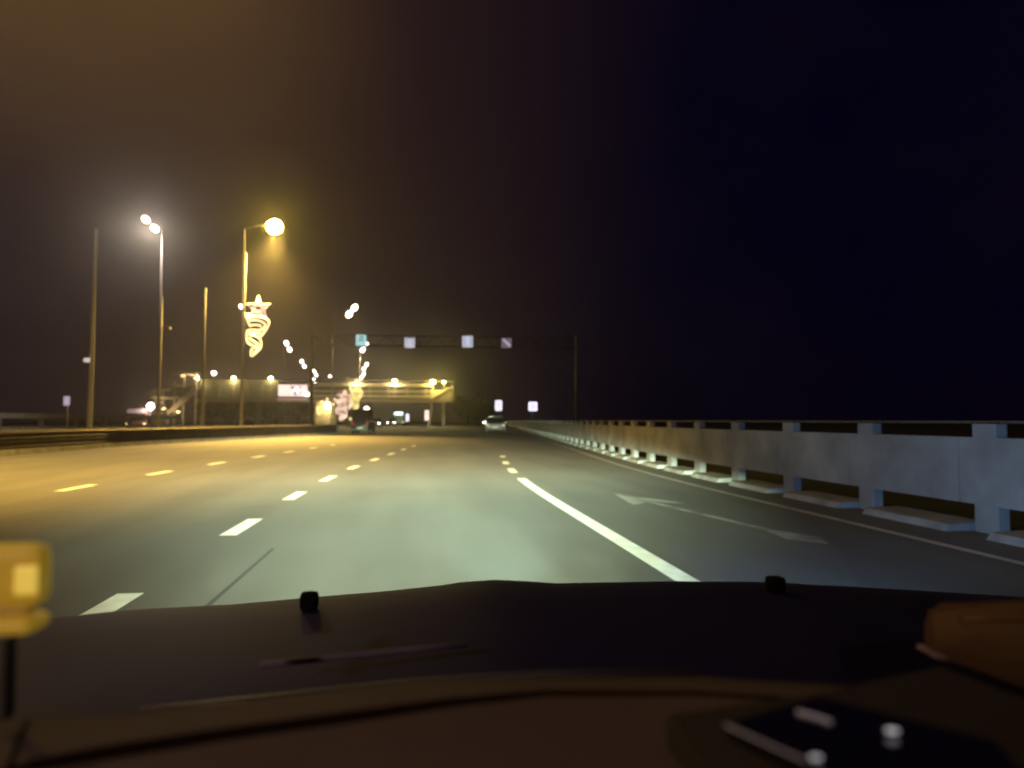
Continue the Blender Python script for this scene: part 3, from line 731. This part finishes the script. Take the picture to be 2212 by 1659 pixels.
# headlamps of this car
hl = mat('headlamp_lens', (.8, .8, .8), .1)
for s in (-1, 1):
    MB().ball((s * .68, 2.40, .50), .07, 14, (1.5, .5, .8)).build('headlight', hl, me_, True)
GW = (.78, 1.0, .68)
def hspot(x, tgt, pw, ang, bl, col, z=.60): 
    o = spot('headlamp_bulb', (x, 2.6, z), tgt, pw, col, ang, bl, .06, me_)
def beam_pattern(o, reach=12.0, n=2.5, az=.31):
    """a dipped-beam lens: most light just below the horizontal, fading to the sides and towards the car"""
    ld = o.data; ld.use_nodes = True; t = ld.node_tree; em = t.nodes['Emission']
    ge = t.nodes.new('ShaderNodeNewGeometry'); sx = t.nodes.new('ShaderNodeSeparateXYZ'); t.links.new(ge.outputs['Incoming'], sx.inputs[0])
    def mt(op, a, b=None, c_=None):
        k_ = t.nodes.new('ShaderNodeMath'); k_.operation = op
        for i_, v in enumerate((a, b, c_)):
            if v is None: continue
            if hasattr(v, 'links'): t.links.new(v, k_.inputs[i_])
            else: k_.inputs[i_].default_value = v
        return k_.outputs[0]
    ay = mt('ABSOLUTE', sx.outputs[1]); az_ = mt('ABSOLUTE', sx.outputs[2])
    d = mt('MINIMUM', mt('DIVIDE', mt('MULTIPLY', ay, .6), mt('MAXIMUM', az_, .001)), reach)
    f = mt('POWER', mt('DIVIDE', d, reach), n)
    ta = mt('DIVIDE', sx.outputs[0], mt('MAXIMUM', ay, .01))
    g = mt('EXPONENT', mt('MULTIPLY', mt('MULTIPLY', ta, ta), -1 / (2 * az * az)))
    t.links.new(mt('MULTIPLY', f, mt('ADD', g, .035)), em.inputs['Strength'])
for hx in (-.68, .68):
    o = spot('headlamp_bulb', (hx, 2.6, .60), (hx, 4.2, -1.96), 155000, GW, 120, .10, .06, me_); beam_pattern(o)
hspot(.5, (.75, 8.0, 0), 3200, 19, 1.0, (.62, 1.0, .84))
hspot(.75, (5.6, 8.6, .6), 1150, 58, 1.0, (.28, .55, 1.0))  # extra cool side beam, added to tint the parapet blue
MB().box((0, 2.3, .36), (1.75, .24, .26), None, .08).build('bumper', blackp, me_, True)

# things along the dashboard, two of them built for windscreen blurs
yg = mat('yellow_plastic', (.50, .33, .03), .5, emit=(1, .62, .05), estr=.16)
q = G(20, 1370, .93)
bxo = empty('glowing_box', (q.x, q.y, .95)); tag(bxo, 'glowing yellow plastic box at the far left of the dashboard', 'air freshener')  # built for a yellow windscreen blur, its glow put into the materials
def fbx(name, u0, u1, v0, v1, Y, d, m, parent, bev=.004):
    a = W(u0, v0, Y); b = W(u1, v1, Y)
    MB().box(((a.x + b.x) / 2, Y + d / 2, (a.z + b.z) / 2), (abs(b.x - a.x), d, abs(a.z - b.z)), None, bev).build(name, m, parent, False, True)
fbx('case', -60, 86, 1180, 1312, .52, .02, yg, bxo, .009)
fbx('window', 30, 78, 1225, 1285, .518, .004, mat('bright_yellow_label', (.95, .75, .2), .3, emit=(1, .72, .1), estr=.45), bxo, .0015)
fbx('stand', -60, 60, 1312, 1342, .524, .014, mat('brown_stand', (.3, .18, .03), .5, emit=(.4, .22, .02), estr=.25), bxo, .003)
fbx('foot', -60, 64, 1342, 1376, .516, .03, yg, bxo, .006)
fbx('foot_pad', 2, 14, 1376, 1560, .52, .012, M['black'], bxo, .003)
brn = mat('tan_blur', (.15, .085, .045), .8, noise=.2, scale=12, bump=.2, bscale=160)
pl = empty('blur_slab', (G(2150, 1500, .95).x, .55, .95)); tag(pl, 'tan solid cushion leaning at the right end of the dashboard', 'slab')  # solid shape put in for a brown, reflection-like windscreen blur
pl2 = [(2000, 1420), (1998, 1330), (2012, 1305), (2240, 1296), (2500, 1300), (2500, 1640), (2212, 1486), (2100, 1444), (2040, 1425)]
mb = MB(); mb.prism(pl2, .60, .66, lambda a, b, h: tuple(W(a, b, h))); 
bmesh.ops.bevel(mb.bm, geom=list(mb.bm.edges), offset=.006, segments=3, affect='EDGES')
mb.build('cover', brn, pl, True, True)
MB().tube([W(u, v, .598) for u, v in ((2075, 1338), (2140, 1334), (2300, 1338))], .003, 6).build('slab_rim', mat('tan_rim', (.22, .13, .06), .6), pl, True, True)
ph = empty('device', (G(1850, 1600, .97).x, .47, .966)); tag(ph, 'glossy black phone lying on the right of the dashboard with tiny bright glints', 'device')  # unidentified dark glossy object
pp = [(1575, 1562), (1770, 1505), (2150, 1600), (2300, 1780), (1850, 1780), (1752, 1650)]
MB().prism([(G(u, v, .975).x, G(u, v, .975).y) for u, v in pp], .966, .975, lambda a, b, h: (a, b, h)).build('case', mat('device_black', (.006, .006, .012), .15, coat=.5), ph, False, True)
glint = mat('chrome_glint', (.8, .8, .8), .2, .8, emit=(.8, .76, .8), estr=.6)  # glints put in as small self-glowing beads and lines
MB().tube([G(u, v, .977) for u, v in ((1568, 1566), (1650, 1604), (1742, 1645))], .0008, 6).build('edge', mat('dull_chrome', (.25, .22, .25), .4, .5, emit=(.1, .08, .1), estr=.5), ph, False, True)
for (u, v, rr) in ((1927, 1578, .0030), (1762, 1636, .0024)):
    MB().ball(G(u, v, .978), rr, 10, (1.3, 1, .25)).build('glint_bead', glint, ph, True, True)
MB().tube([G(u, v, .9755) for u, v in ((1722, 1538), (1760, 1548), (1795, 1560))], .0014, 6).build('glint_streak', mat('grey_glint', (.3, .28, .3), .3, emit=(.2, .17, .2), estr=.4), ph, True, True)
sh = [(1985, 1396), (2000, 1404), (2018, 1416), (2045, 1422)]
MB().tube([W(u, v, .597) for u, v in sh], .0022, 6).build('zip', mat('pale_bits', (.4, .3, .32), .5), pl, True, True)  # small pale bits at the left corner of the brown shape

# ------------------------------------------------------------------ thin mist added to give the lamps their halos
hz = MB().box((0, 340, 30), (900, 800, 64)).build('haze', bpy.data.materials.new('haze'))
hz['kind'] = 'stuff'
m = hz.data.materials[0]; m.use_nodes = True; t = m.node_tree; t.nodes.clear()
o_ = t.nodes.new('ShaderNodeOutputMaterial'); v_ = t.nodes.new('ShaderNodeVolumePrincipled')
v_.inputs['Color'].default_value = (.9, .9, .9, 1); v_.inputs['Density'].default_value = .0010; v_.inputs['Anisotropy'].default_value = .90
t.links.new(v_.outputs[0], o_.inputs['Volume'])
